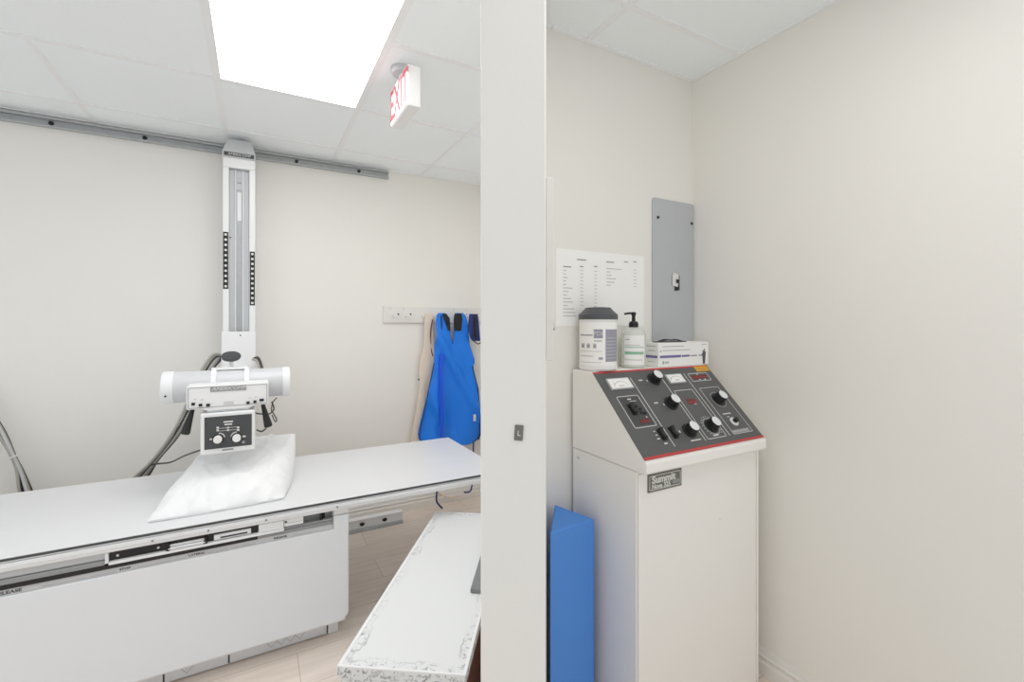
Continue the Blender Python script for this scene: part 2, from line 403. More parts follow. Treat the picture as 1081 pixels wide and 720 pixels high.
# carriage and arm
YK = 2.93
k = MB().box(-.168, -.004, YK, YC - .004, 1.0, 1.305, M['enamel'])
ca = k.build('carriage', ts, bevel=.004)
MB().lathe([(.004, 0), (.004, .003)], M['bolt'], FRONT((-.078, YK, 1.285)), 10).build('screw', ca)
MB().box(-.150, -.025, 2.50, YK - .001, 1.02, 1.11, M['enamel']).build('arm', ts, bevel=.006)
p = at(244, 375.5, 2.66); KNX = UP((p.x, p.y, p.z)) @ Matrix.Rotation(R(26), 4, 'X'); kn = MB()
kn.lathe([(.009, -.115), (.009, -.012)], M['alu'], KNX, 14)
kn.lathe([(.030, -.014), (.040, -.011), (.0425, -.002), (.040, .003), (.022, .004), (.020, .006), (.004, .006)], M['dgry'], KNX, 32).build('lock_knob', ts)
# tube housing
TY, TZ, TR_ = 2.45, 1.073, .0695
X0, X1 = -.357, .141
TX = frame((0, TY, TZ), (0, 1, 0), (0, 0, 1))       # local z = +X
tu = MB().lathe([(TR_ * .96, X0 + .045), (TR_ * .96, X1 - .03)], M['tubep'], TX, 48).build('tube_housing', ts)
MB().lathe([(.058, X0), (.067, X0 + .006), (TR_, X0 + .014), (TR_, X0 + .046)], M['alu'], TX, 48).build('end_cap', tu)
MB().lathe([(TR_, X1 - .034), (TR_, X1 - .01), (.067, X1 - .004), (.058, X1)], M['alu'], TX, 48).build('end_cap', tu)
for u in (226, 260.5):
    x = at(u, 395, TY - .03).x
    MB().lathe([(TR_ * .99, x - .011), (TR_ * 1.09, x - .009), (TR_ * 1.09, x + .009), (TR_ * .99, x + .011)], M['enamel'], TX, 48).build('collar', tu)
MB().box(at(223, 395, TY).x, at(262, 395, TY).x, TY - .02, TY + .05, TZ + TR_ * .98, TZ + TR_ * 1.09, M['enamel']).build('yoke', tu, bevel=.002)
for x, z in ((X0 + .02, 1.045), ): MB().lathe([(.004, 0), (.004, .004)], M['bolt'], frame((x + .003, TY - .0665, z), (1, 0, 0), (0, 0, 1)), 8).build('screw', tu)
# control face in front of the tube
YF = 2.27
a_, b_ = at(196.4, 407.6, YF), at(283.7, 404, YF); c_, d_ = at(284, 428.7, YF), at(196.7, 431, YF)
xL, xR_, zT, zB = a_.x, b_.x, (a_.z + b_.z) / 2, (c_.z + d_.z) / 2
poly = [(xL, zB), (xL + .05, zB), (xL + .075, zB - .010), (xR_ - .075, zB - .010), (xR_ - .05, zB), (xR_, zB), (xR_, zT), (xL, zT)]
FX = frame((0, YF, 0), (1, 0, 0), (0, 0, 1))
cf = MB().prism(poly, -.11, 0, M['enamel'], FX).build('control_head', ts, bevel=.005)
ol = MB(); outline(ol, xL + .006, xR_ - .006, zB + .005, zT - .006, .006, .0022, .0012, M['gry'], FX); ol.build('face_border', cf)
np_ = MB(); ua, ub = at(222, 410, YF).x, at(260, 410, YF).x
zn = zT - .0165
np_.box(ua, ub, YF - .0022, YF - .0005, zn - .011, zn + .010, M['gry'])
text(np_, 'AMERICOMP', .019, FRONT(((ua + ub) / 2, YF - .0024, zn)), M['line'], 'CENTER', shear=.35, xs=1.12); np_.build('nameplate', cf)
for u, v, w_ in ((204, 426.5, .012), (211.7, 427.6, .012), (219.7, 427.6, .013), (261.8, 425, .012), (269.2, 424, .012), (276.2, 422.2, .017)):
    p = at(u, v, YF); MB().box(p.x - w_ / 2, p.x + w_ / 2, YF - .006, YF, p.z - .0055, p.z + .0055, M['blk']).build('button', cf, bevel=.001)
p = at(241.5, 425.5, YF)
for k in range(2): MB().box(p.x - .018, p.x + .018, YF - .0014, YF, p.z - .006 + k * .008, p.z - .002 + k * .008, M['ink']).build('marking', cf)
for u, v in ((206, 421.5), (213.5, 422), (264, 420), (270, 419)):
    q = at(u, v, YF); MB().box(q.x - .004, q.x + .004, YF - .0014, YF, q.z - .0015, q.z + .0015, M['ink']).build('marking', cf)
for (u0, v0, u1, v1) in ((203.5, 431.5, 195.2, 458.5), (277.5, 427, 283.5, 450.5)):
    A, B = at(u0, v0, YF + .05), at(u1, v1, YF + .03); d = (B - A); L_ = d.length
    GX = frame(A, d.cross(Vector((0, 1, 0))), d.cross(d.cross(Vector((0, 1, 0)))))
    gb = MB(); n = 36; vs = []; fs = []
    prof = [(.005, -.012), (.0075, 0), (.0085, .010), (.0150, L_ * .94), (.0140, L_), (.008, L_ + .002)]
    for r, hh in prof:
        for k in range(n):
            a = 2 * math.pi * k / n; rr = r * (1 + (.12 if k % 4 < 2 and .01 < hh < L_ * .95 else 0)); vs.append((rr * math.cos(a), rr * math.sin(a), hh))
    for j in range(len(prof) - 1):
        for k in range(n): fs.append((j * n + k, j * n + (k + 1) % n, (j + 1) * n + (k + 1) % n, (j + 1) * n + k))
    fs.append(tuple(range(n))); fs.append(tuple(range((len(prof) - 1) * n, len(prof) * n)))
    if (GX.to_3x3() @ Vector((0, 0, 1))).dot(d) < 0: vs = [(x, y, -z) for x, y, z in vs]
    gb.add(vs, fs, M['rub'], GX); gb.build('grip', ts, angle=60)
# collimator
YO = 2.255
q0, q1, q2, q3 = at(210.7, 437, YO), at(269.4, 433.3, YO), at(269.4, 476, YO), at(212, 479.2, YO)
cxl, cxr, czt, czb = (q0.x + q3.x) / 2, (q1.x + q2.x) / 2, (q0.z + q1.z) / 2, (q2.z + q3.z) / 2
co_ = MB().box(cxl, cxr, YO, YO + .22, czb, czt, M['enamel'])
co_.box(cxl + .02, cxr - .02, YO + .02, YO + .2, czt, zB + .0, M['lgry']); cobj = co_.build('collimator', ts, bevel=.005)
e0, e1, e2 = at(215.8, 440.4, YO), at(265.8, 437.2, YO), at(265.8, 469.2, YO)
fx0, fx1, fz1, fz0 = e0.x, e1.x, (e0.z + e1.z) / 2, e2.z - .001
fp = MB().box(fx0, fx1, YO - .003, YO, fz0, fz1, M['dgry']).build('faceplate', cobj, bevel=.001)
dk = MB(); YY = YO - .0033
def bar_(mb, u0, v0, u1, v1, hw, m, yy=YY):
    A, B = at(u0, v0, YO), at(u1, v1, YO); mb.box(min(A.x, B.x), max(A.x, B.x), yy, YO - .002, (A.z + B.z) / 2 - hw, (A.z + B.z) / 2 + hw, m)
bar_(dk, 236, 445, 246, 445, .0028, M['line']); bar_(dk, 237, 447.8, 245, 447.8, .0028, M['line'])
bar_(dk, 229.5, 451.3, 252, 451.3, .0007, M['line']); bar_(dk, 229.5, 454, 252, 454, .0007, M['line'])
for u in (229.8, 240.8, 251.5):
    for v in (451.3, 454): bar_(dk, u - 1.3, v, u + 1.3, v, .0032, M['line'])
bar_(dk, 221.5, 463.5, 225.5, 463.5, .0028, M['line']); bar_(dk, 255.8, 460.5, 259.3, 460.5, .0035, M['line'])
for u, v, aa in ((231.5, 463, (0, 95)), (249.5, 461.5, (85, 180))):
    p = at(u, v, YO); vs = []; fs = []
    for k in range(13):
        a = R(aa[0] + (aa[1] - aa[0]) * k / 12)
        for rr in (.0165, .0205): vs.append((p.x + rr * math.cos(a), YY - .0006, p.z + rr * math.sin(a) + .004))
    for k in range(12): fs.append((2 * k, 2 * k + 1, 2 * k + 3, 2 * k + 2))
    dk.add(vs, fs, M['line'])
dk.build('dial_print', fp, smooth=False)
for u, v in ((230.2, 463), (250, 461.5)):
    p = at(u, v, YO); kx = FRONT((p.x, YO - .003, p.z))
    kb = MB().lathe([(.0205, 0), (.0205, .006), (.018, .008)], M['blk'], kx, 26); kb.lathe([(.0155, .007), (.0155, .022), (.0135, .024)], M['plast'], kx, 26); kb.build('dial_knob', fp)
p = at(257, 466.5, YO); MB().lathe([(.006, 0), (.006, .002)], M['gry'], FRONT((p.x, YO - .003, p.z)), 14).build('sticker', fp)
p = at(240.5, 474.5, YO); MB().box(p.x - .02, p.x + .02, YO - .0014, YO, p.z - .003, p.z + .003, M['gry']).build('plate', cobj)
# cables of the stand
def cable(parent, pts, r, m, name='cable'):
    mb = MB().tube(pts, r, m); return mb.build(name, parent, angle=80)
for k in range(6):
    o = (k - 2.5) * .02
    m = (M['cab'], M['cab'], M['cabd'], M['lgry'], M['cab'], M['cabd'])[k]
    pts = [at(236, 375, 2.98), at(225 + k * 1.2, 374 + k * 1.6, 2.95), at(213 + k * 2.2, 391, 2.92), at(201 + k * 2.0, 418, 2.9), at(190 + k * 1.9 - (k % 2) * 1.5, 442, 2.9), at(178 + k * 1.6, 463, 2.9), at(160 + k * 1.3, 486, 2.9), at(142 + k * 2.8, 503, 2.9), at(124 + k * 3.4, 522, 2.9)]
    cable(ts, [q + Vector((0, o * .5, 0)) for q in pts], .0058, m)
cable(ts, [at(212, 475, 2.42), at(195, 481, 2.6), at(180, 488, 2.8), at(163, 490, 2.88), at(155, 493, 2.9)], .004, M['cabd'])
cable(ts, [at(268, 379, 2.9), at(272, 378, 2.88), at(275, 384, 2.86), at(277.5, 394, 2.83)], .009, M['cabd'])
cable(ts, [at(266, 379, 2.86), at(271, 381, 2.86), at(273.5, 388, 2.84), at(275, 394, 2.83)], .006, M['cab'])
cable(ts, [at(292, 420, 2.42), at(288, 425, 2.4), at(286.5, 433, 2.38), at(289, 437, 2.36), at(292, 443, 2.36), at(290.5, 445, 2.36), at(287, 438, 2.36)], .0025, M['cabd'])
cable(ts, [at(271, 454, 2.35), at(276, 455.5, 2.34), at(280, 453, 2.33), at(282, 450.5, 2.3)], .003, M['blk'])
cable(ts, [at(270, 436, 2.35), at(275, 437, 2.36), at(284, 437, 2.38), at(289, 432, 2.38), at(287, 424, 2.38)], .003, M['blk'])

# left cable bundle on the wall
lb = thing('cable_bundle', (-1.05, 3.2, 0), 'bundle of grey cables hanging down the wall at the left edge', 'cable')
for k in range(6):
    m = (M['cab'], M['cabd'], M['cab'], M['lgry'], M['cab'], M['cabd'])[k]; y = 3.2 + (k % 3) * .016; e = (k - 2.5)
    pts = [at(-28 + e * 1.1, 410, y), at(-8 + e * 1.2, 440, y), at(3 + e * 1.5, 460, y), at(14 + e * .75, 482, y), at(21 + e * 1.3, 498, y), at(27 + e * 2.6, 519, y), at(36 + e * 3, 545, y), Vector((-.98 + e * .02, y, .01))]
    cable(lb, pts, .0068, m, 'cable')
cable(lb, [at(10.5, 484, 3.17), at(14, 482, 3.165), at(20, 480.5, 3.17)], .004, M['line'], 'cable_tie')

# ------------------------------------------------------------------ examination table
tb = thing('examination_table', (-.2, 2.4, 0), 'long white x-ray examination table on a panelled base under the tube head', 'table')
TX0, TX1, TF, TB, TT = -1.75, 1.085, 2.030, 2.80, .6135
top = MB().box(TX0, TX1, TF + .004, TB - .004, TT - .016, TT, M['lam']).build('tabletop', tb, bevel=.0015)
MB().box(TX0, TX1, TF + .0025, TF + .0045, TT - .011, TT - .003, M['dgry']).build('edge_groove', top)
rr = MB().prism([(0, 0), (-.038, 0), (-.042, .005), (-.042, .012), (-.046, .015), (-.046, .028), (0, .028)], TX0, TX1, M['alu'], frame((0, TF + .046, TT - .046), (0, 1, 0), (0, 0, 1))).build('front_rail', tb, bevel=.001)
MB().box(TX0, TX1, TB - .04, TB, TT - .052, TT - .017, M['alu']).build('rear_rail', tb, bevel=.002)
MB().box(TX0, TX1 - .02, TF + .06, TB - .05, TT - .036, TT - .0165, M['lgry']).build('under_frame', tb)
for u, v in ((161, 558), (220, 554.5), (281, 547), (356, 533)):
    p = at(u, v, TF); MB().lathe([(.004, 0), (.004, .002)], M['gry'], FRONT((p.x, TF + .0005, TT - .030)), 10).build('rivet', rr)
# base: front panel with a step at its right and a clipped lower corner
YP_ = 2.05; bx0, bx1 = -1.5, .345; pz0, pz1 = .088, .487; sx = .281
BX = frame((0, YP_ + .02, 0), (1, 0, 0), (0, 0, 1))
pan = MB().prism([(bx0, pz0), (bx1 - .026, pz0), (bx1, pz0 + .026), (bx1, .5385), (sx, .5385), (sx, pz1), (bx0, pz1)], 0, .02, M['base'], BX).build('front_panel', tb, bevel=.008, seg=3)
MB().box(sx + .003, bx1 - .002, YP_ + .002, YP_ + .05, .5425, TT - .047, M['enamel']).build('corner_block', tb, bevel=.002)
MB().box(bx0, bx1 - .01, YP_ + .021, 2.68, .075, .488, M['base']).build('base_cabinet', tb, bevel=.004)
MB().box(bx0, sx, YP_ + .034, YP_ + .05, .4885, TT - .047, M['gry']).build('recess_back', tb)
bk = MB().box(sx, bx1 - .01, YP_ + .021, YP_ + .10, .488, TT - .047, M['base']); bk.build('recess_end', tb)
# label strip on the sill
st = MB().box(bx0, sx - .001, YP_ + .001, YP_ + .020, .4885, .507, M['lgry'])
sp = st.build('label_strip', tb)
sy = YP_ + .0006
def word(s_, u, v, size):
    p = at(u, v, YP_); wd = MB(); text(wd, s_, size, FRONT((p.x, sy, .4965)), M['dgry'], 'CENTER', xs=1.25, off=.0003); wd.build('strip_word', sp, smooth=False)
word('RELEASE', 8, 630, .014); word('STOP', 132, 602, .010); word('LATERAL', 208, 587, .010); word('RELEASE', 296, 567.5, .010)
for u0, u1 in ((45, 60), (62, 92), (95, 122), (145, 180), (184, 196), (220, 240), (245, 270), (310, 330)):
    A, B = at(u0, 600, YP_), at(u1, 600, YP_); MB().box(A.x, B.x, sy - .0003, sy + .001, .4925, .4935, M['gry']).build('printed_line', sp)
MB().box(bx0, at(272, 560, 2.05).x, YP_ - .004, YP_ + .033, .5085, .5220, M['blk']).build('dark_channel', tb)
MB().box(at(272, 560, 2.05).x + .0005, sx - .002, YP_ + .002, YP_ + .033, .5075, .5215, M['gry']).build('channel_cover', tb)
# film tray gear inside the recess
def xr(u, v=560, y=2.05): return at(u, v, y).x
zz = TT - .047
gear = MB(); xs_ = xr(115)
gear.box(bx0, xs_ - .0095, YP_ - .004, YP_ + .033, .522, .540, M['gry']); gear.box(bx0, xs_ - .0095, YP_ + .002, YP_ + .033, .5405, zz, M['lgry'])
gear.build('tray_cover', tb, bevel=.004)
MB().box(xs_ - .009, xs_, YP_ - .008, YP_ + .033, .530, zz - .001, M['enamel']).build('tray_stop', tb)
MB().box(xs_ + .0005, xr(272), YP_ + .004, YP_ + .016, .5335, zz, M['blk']).build('tray_slot', tb)
gr = MB().box(xs_ + .0005, xr(300), YP_ - .010, YP_ + .033, .5225, .533, M['alu']); gr.build('tray_rail', tb, bevel=.002)
MB().box(xr(300) + .0005, sx, YP_ + .004, YP_ + .033, .522, .532, M['gry']).build('tray_rail', tb, bevel=.002)
hd = MB(); ha, hb = xr(178, 577), xr(217, 569)
hd.tube([(ha, YP_ - .006, .539), (hb, YP_ - .006, .539)], .0045, M['alu'], 12); hd.box(ha, hb, YP_ - .002, YP_ + .0035, .5435, .551, M['alu'])
for x in (ha, hb): hd.tube([(x, YP_ - .010, .539), (x, YP_ + .0035, .539)], .007, M['blk'], 10); hd.tube([(x, YP_ - .006, .5515), (x, YP_ + .0035, .5515)], .005, M['blk'], 10)
hd.build('tray_handle', tb)
lbx = MB(); A, B = xr(226, 565), xr(265, 556)
lbx.box(A, B, YP_ - .004, YP_ + .0035, .537, .556, M['alu']); lbx.box(A + .02, B - .012, YP_ - .0046, YP_ - .004, .5405, .546, M['blk']); lbx.build('tray_latch', tb)
blc = MB().box(xr(273), xr(299.5), YP_ - .010, YP_ + .033, .5335, zz - .001, M['enamel']); blc.build('cassette_block', tb, bevel=.002)
b2 = MB().box(xr(300.2), xr(320), YP_ - .006, YP_ + .033, .538, zz - .001, M['enamel'])
b2.box(xr(303), xr(319), YP_ - .0066, YP_ - .006, .549, .5502, M['gry']); b2.lathe([(.004, 0), (.004, .002)], M['blk'], FRONT((xr(301.8), YP_ - .006, .556)), 10); b2.build('cassette_lock', tb)
MB().tube([(xr(339.5), YP_ + .010, .5325), (xr(339.5), YP_ + .010, zz)], .006, M['blk'], 10).build('stop_rod', tb)
MB().tube([(xr(342.5), YP_ + .022, .5325), (xr(342.5), YP_ + .022, zz)], .004, M['blk'], 10).build('stop_rod', tb)
for u, v in ((124, 583), (167, 575)):
    MB().lathe([(.004, 0), (.004, .003)], M['line'], FRONT((xr(u, v), YP_ + .004, .547)), 8).build('slot_screw', tb)
# kick plates
YK_ = 2.130
xg = [-1.3, -.304, -.096, .268]
for i in range(3):
    kp = MB().box(xg[i] + .003, xg[i + 1] - .003, YK_, YK_ + .01, .006, .085, M['kick'])
    if i > 0:
        xm = xg[i] + (xg[i + 1] - xg[i]) * .5
        for k in range(4 if i == 2 else 1):
            a = xm - .05 + k * .035
            for (x1, z1, x2, z2) in ((a, .040, a + .018, .018), (a + .018, .018, a + .04, .044)):
                d = Vector((x2 - x1, 0, z2 - z1)); nn = Vector((-d.z, 0, d.x)).normalized() * .0007
                kp.add([(x1 - nn.x, YK_ - .0005, z1 - nn.z), (x2 - nn.x, YK_ - .0005, z2 - nn.z), (x2 + nn.x, YK_ - .0005, z2 + nn.z), (x1 + nn.x, YK_ - .0005, z1 + nn.z)], [(0, 1, 2, 3)], M['gry'])
    kp.build('kick_plate', tb, smooth=False)
MB().box(-1.3, .266, YK_ + .012, 2.65, .0, .076, M['dgry']).build('plinth', tb)
MB().box(.271, .312, YK_ + .002, YK_ + .05, 0, .085, M['base']).build('foot', tb, bevel=.002)
MB().box(.271, .312, 2.6, 2.65, 0, .085, M['base']).build('foot', tb, bevel=.002)

# ------------------------------------------------------------------ pillow
def pillow():
    nx, ny = 56, 60; vs = []; fs = []
    FL, FR, BR, BL_ = Vector((-.352, 2.125)), Vector((.100, 2.140)), Vector((.176, 2.66)), Vector((-.275, 2.66))
    z0 = TT + .001
    def pt(s, t):
        a = FL.lerp(FR, s); c = BL_.lerp(BR, s); p = a.lerp(c, t)
        # slightly bowed sides
        p.x += .016 * math.sin(math.pi * t) * (1 if s > .5 else -.3) * abs(2 * s - 1)
        p.y -= .010 * math.sin(math.pi * s) * (1 - t)
        return p
    def hgt(s, t):
        gl = (1 - (1 - min(s / .34, 1)) ** 2.2) ** .7
        wr = .22 * (1 - t) + .05
        gr = (1 - (1 - min((1 - s) / wr, 1)) ** 2.2) ** .7
        gr = gr + (1 - gr) * max(0, min(1, (t - .35) / .6)) ** .8
        gf = (1 - (1 - min(t / .34, 1)) ** 2.0) ** .7
        h = (.060 + .092 * t ** .9) * gf * (.06 + .94 * gl) * (.10 + .90 * gr)
        h -= .004 * (s ** 3) * t ** 4
        q = Vector((s * 4.2, t * 4.6, 0))
        w = noise.noise(q * 1.2) * .008
        for ang, fr, am in ((.5, 3.1, .012), (-.7, 4.3, .009), (1.2, 5.2, .007), (2.2, 6.1, .006)):
            u_ = math.cos(ang) * s + math.sin(ang) * t
            w += am * (1 - abs(math.sin(u_ * fr * 3.0 + 2.2 * noise.noise(q * .8 + Vector((ang, 2, 5)))))) ** 3
        fold = .010 * math.sin(30 * t + 9 * s + 4 * noise.noise(q)) * max(0, 1 - t / .28) * (1.2 - s)
        edge = min(1, min(s, 1 - s, t, 1 - t) / .04)
        return .010 + h + (w + fold) * edge
    for j in range(ny + 1):
        for i in range(nx + 1):
            s, t = i / nx, j / ny; p = pt(s, t); vs.append((p.x, p.y, z0 + hgt(s, t)))
    N = len(vs)
    for j in range(ny + 1):
        for i in range(nx + 1):
            p = pt(i / nx, j / ny); c = pt(.5, .5); p = p.lerp(c, .02); vs.append((p.x, p.y, z0))
    W = nx + 1
    for j in range(ny):
        for i in range(nx):
            k = j * W + i; fs.append((k, k + 1, k + W + 1, k + W)); fs.append((N + k, N + k + W, N + k + W + 1, N + k + 1))
    for i in range(nx):
        fs.append((i + 1, i, N + i, N + i + 1)); k = ny * W + i; fs.append((k, k + 1, N + k + 1, N + k))
    for j in range(ny):
        k = j * W; fs.append((k, k + W, N + k + W, N + k)); k = j * W + nx; fs.append((k + W, k, N + k, N + k + W))
    o = MB().add(vs, fs, M['cloth']).build('pillow', angle=60)
    return recenter(o, (-.08, 2.4, z0))
tag(pillow(), 'white paper-covered pillow lying on the examination table', 'pillow')

# ------------------------------------------------------------------ coat rack and aprons
ck = thing('coat_rack', (1.15, YB, 1.35), 'white wooden peg board on the back wall carrying the aprons', 'coat rack')
RY = YB - .018
MB().box(.778, 1.60, RY, YB, 1.354, 1.472, M['trim']).build('board', ck, bevel=.004)
pegs = [at(u, v, RY) for u, v in ((416, 334), (429, 333.5), (447, 333), (462, 333), (489, 333), (500, 333))]
for p in pegs:
    ln = .018 if abs(p.x - pegs[2].x) < .001 else .092 if p.x > 1.2 else .062
    pg = MB().lathe([(.012, 0), (.009, .006), (.009, ln - .014), (.013, ln - .010), (.013, ln - .002), (.009, ln)], M['plast'], FRONT((p.x, RY, 1.405)), 16)
    pg.build('peg', ck)
    MB().lathe([(.008, 0), (.008, .003)], M['bolt'], FRONT((p.x + .028, RY, 1.415)), 12).build('peg_dot', ck)  # small dark disc to the right of each peg
for u in (412, 426, 479, 492): p = at(u, 325, RY); MB().lathe([(.005, 0), (.005, .002)], M['lgry'], FRONT((p.x, RY, 1.455)), 10).build('screw', ck)

def hang(name, rows, y, m, parent, nc=18, amp=.012, thick=.012, freq=9, seed=0, flat=False, nrow=3):
    """cloth hanging from pegs; rows = (v, left, neck left, neck right, right) in photo positions on the plane Y = y"""
    rs = []
    for a, b2_ in zip(rows[:-1], rows[1:]):
        for k in range(nrow): rs.append([p + (q - p) * k / nrow for p, q in zip(a, b2_)])
    rs.append(list(rows[-1]))
    vs = []; fs = []; W = 2 * (nc + 1)
    v0, v1 = rows[0][0], rows[-1][0]
    for v, a, b1, c1, d in rs:
        T = (v - v0) / (v1 - v0)
        us = [a + (b1 - a) * i / nc for i in range(nc + 1)] + [c1 + (d - c1) * i / nc for i in range(nc + 1)]
        for i, u in enumerate(us):
            p = at(u, v, y); S = (p.x - 1.0) * freq
            w = math.sin(S * 2.2 + T * 1.5 + seed + 1.2 * noise.noise(Vector((p.x * 4, p.z * 1.5, seed)))) * amp * (.12 + 1.3 * T)
            w += noise.noise(Vector((p.x * 9 + seed, p.z * 4, 1))) * amp * 1.2 * min(1, T * 4)
            # slack folds pulled between the two shoulders
            w += -.036 * max(0, math.sin((p.z * .55 + p.x) * 21 + seed)) ** 3 * min(1, T * 5) * (1 - .5 * T) * (1 if m.name == 'apron_blue' else .3) if not flat else 0
            vs.append((p.x, y + w, p.z))
    for j in range(len(rs) - 1):
        gap = rs[j][3] - rs[j][2] > .3 or rs[j + 1][3] - rs[j + 1][2] > .3
        for i in range(W - 1):
            if i == nc:
                if gap: continue
            k = j * W + i; fs.append((k, k + 1, k + W + 1, k + W))
    mb = MB().add(vs, fs, m); o = mb.build(name, parent, angle=75)
    bm = bmesh.new(); bm.from_mesh(o.data); bmesh.ops.remove_doubles(bm, verts=bm.verts, dist=.0006); bm.to_mesh(o.data); bm.free()
    sd = o.modifiers.new('solid', 'SOLIDIFY'); sd.thickness = thick; sd.offset = 0
    return o
blue = thing('lead_apron', (1.28, 3.19, 0.55), 'bright blue lead apron hanging by both shoulders from the peg board', 'apron')
brow = [(330.5, 462.5, 469, 481, 488.5), (333, 461, 471, 479.5, 491), (338, 460.3, 473.6, 479.2, 492.5), (347, 460, 474.7, 479.5, 494.2), (356, 459.6, 475.5, 479.5, 495), (361, 459.2, 477, 479, 495.3), (364, 459, 478, 478, 495.6),
        (372, 458.7, 478, 478, 498), (380, 458.3, 478, 478, 500.3), (383.5, 458, 478, 478, 500.2), (387, 457.2, 477, 477, 497.6), (395, 455.6, 477, 477, 499.5), (405, 453.6, 477, 477, 502), (420, 450.5, 476, 476, 504.2), (440, 446.3, 476, 476, 505.6), (452, 443.6, 476, 476, 506.3),
        (459, 442.4, 476, 476, 506), (464, 443.2, 475, 475, 503), (467.5, 447, 474, 474, 497), (469, 455, 474, 474, 490)]
ap = hang('body', brow, 3.180, M['blue'], blue, amp=.017, freq=10, seed=.6, nrow=5)
hang('shoulder_pad', [(331, 467, 469, 469, 471), (336, 468.5, 471, 471, 474.4), (343, 471, 473, 473, 475), (349, 473, 474, 474, 475.2)], 3.166, M['blk'], blue, 4, amp=.004, thick=.006, flat=True)
hang('shoulder_pad', [(331, 480, 483, 483, 487), (336, 478.8, 483, 483, 488), (343, 479, 483, 483, 487.5), (349, 479.8, 483, 483, 487)], 3.166, M['blk'], blue, 4, amp=.004, thick=.006, flat=True)
hang('rear_panel', [(372, 493, 496, 496, 498), (390, 494, 498, 498, 500), (410, 494, 499, 499, 505), (440, 492, 499, 499, 507.2), (458, 492, 499, 499, 507.6), (464, 493, 499, 499, 505.5)], 3.214, M['navy'], blue, 6, amp=.006, thick=.008, flat=True)
rb_ = MB(); rp_ = [(466.5, 374), (465.5, 392), (466, 415), (466.8, 440), (466.2, 461)]
vs = []; fs = []
for (u_, v_), yy in zip(rp_, (3.150, 3.135, 3.125, 3.12, 3.12)):
    for du, dy in ((-1.9, 0), (1.9, 0), (1.9, .004), (-1.9, .004)): vs.append(at(u_ + du, v_, yy) + Vector((0, dy, 0)))
for j in range(4):
    for k in range(4): fs.append((j * 4 + k, j * 4 + (k + 1) % 4, j * 4 + 4 + (k + 1) % 4, j * 4 + 4 + k))
fs += [(0, 1, 2, 3), (16, 17, 18, 19)]
rb_.add(vs, fs, M['royal']).build('hanging_belt', blue)
bn = MB()
edge = [at(r_[1], r_[0], 3.180) for r_ in brow[9:]] + [at(r_[4], r_[0], 3.180) for r_ in reversed(brow[9:])]
bn.tube([q + Vector((0, -.006, 0)) for q in edge], .004, M['navy'], 6, 3); bn.build('edge_binding', blue, angle=80)
MB().box(at(499.5, 440, 3.14).x, at(502, 440, 3.14).x, 3.134, 3.138, at(500, 444.5, 3.14).z, at(500, 437.5, 3.14).z, M['line']).build('care_tag', blue)
stp = MB(); stp.tube([at(465.8, 333, 3.168), at(466.2, 345, 3.168), at(465.4, 352, 3.168)], .005, M['navy'], 8); stp.build('strap', blue)
cable(blue, [Vector((at(461, 470, 3.18).x, 3.18, .5)), at(461.4, 505, 3.17), at(461.2, 517, 3.17), at(460.8, 528, 3.16), at(463, 532.5, 3.15), at(467, 536.6, 3.14)], .0065, M['navy'], 'tie')
cable(blue, [at(500, 462, 3.2), at(499, 500, 3.18), at(497.8, 514.8, 3.18), at(495.4, 519.2, 3.18), at(490, 519.8, 3.18)], .006, M['navy'], 'tie')
bg = thing('lead_apron', (1.12, 3.235, .45), 'beige lead apron hanging half hidden behind the blue one', 'apron')
hang('body', [(331, 449.5, 453, 453, 457), (334, 448.5, 453, 453, 457.5), (345, 448, 453, 453, 457), (366, 447, 452, 452, 458), (376, 444.5, 452, 452, 466), (388, 442, 452, 452, 472), (397, 442.4, 453, 453, 478), (402, 444, 454, 454, 480), (420, 441, 454, 454, 484), (440, 438, 454, 454, 484), (465, 434, 452, 452, 484), (490, 432, 452, 452, 482)], 3.240, M['beige'], bg, 12, amp=.007, freq=14, seed=2, thick=.01)
hang('collar', [(343, 472, 475, 475, 482), (352, 472, 476, 476, 482), (358, 474, 477, 477, 481), (363, 476, 477.5, 477.5, 480)], 3.238, M['beige'], bg, 4, amp=.004, thick=.01, flat=True)
cable(bg, [at(456.6, 337, 3.23), at(454.5, 352, 3.228), at(455, 368, 3.228), at(457, 376, 3.225)], .004, M['brown'], 'trim_cord')
p = at(443, 401, 3.21); MB().lathe([(.006, 0), (.006, .004)], M['bolt'], FRONT((p.x, 3.236, p.z)), 12).build('snap', bg)
cable(bg, [Vector((at(458, 480, 3.24).x, 3.24, .44)), at(460, 512, 3.24), at(463, 520, 3.235), at(474, 524.6, 3.23), at(487.6, 523.6, 3.235)], .006, M['beige'], 'tie')
th = thing('thyroid_collar', (1.49, 3.18, 1.25), 'small navy collar with black straps on the last peg', 'collar')
hang('body', [(331.5, 495.5, 499, 499, 504), (337, 494.8, 499, 499, 504.6), (345, 494, 499, 499, 505.4), (352, 495, 500, 500, 506.6), (357, 496.5, 502, 502, 507.4), (360, 499, 503, 503, 507.5)], 3.146, M['navy'], th, 8, amp=.012, freq=22, seed=3, thick=.012)
hang('strap', [(333, 500.5, 501, 501, 503), (345, 500, 501, 501, 502.5), (356, 500.6, 502, 502, 503.4)], 3.128, M['blk'], th, 3, amp=.003, thick=.006, flat=True)
cable(th, [at(499, 358.5, 3.135), at(502, 361.5, 3.13), at(504.5, 363, 3.13), at(508, 361.5, 3.13)], .004, M['blk'], 'binding')

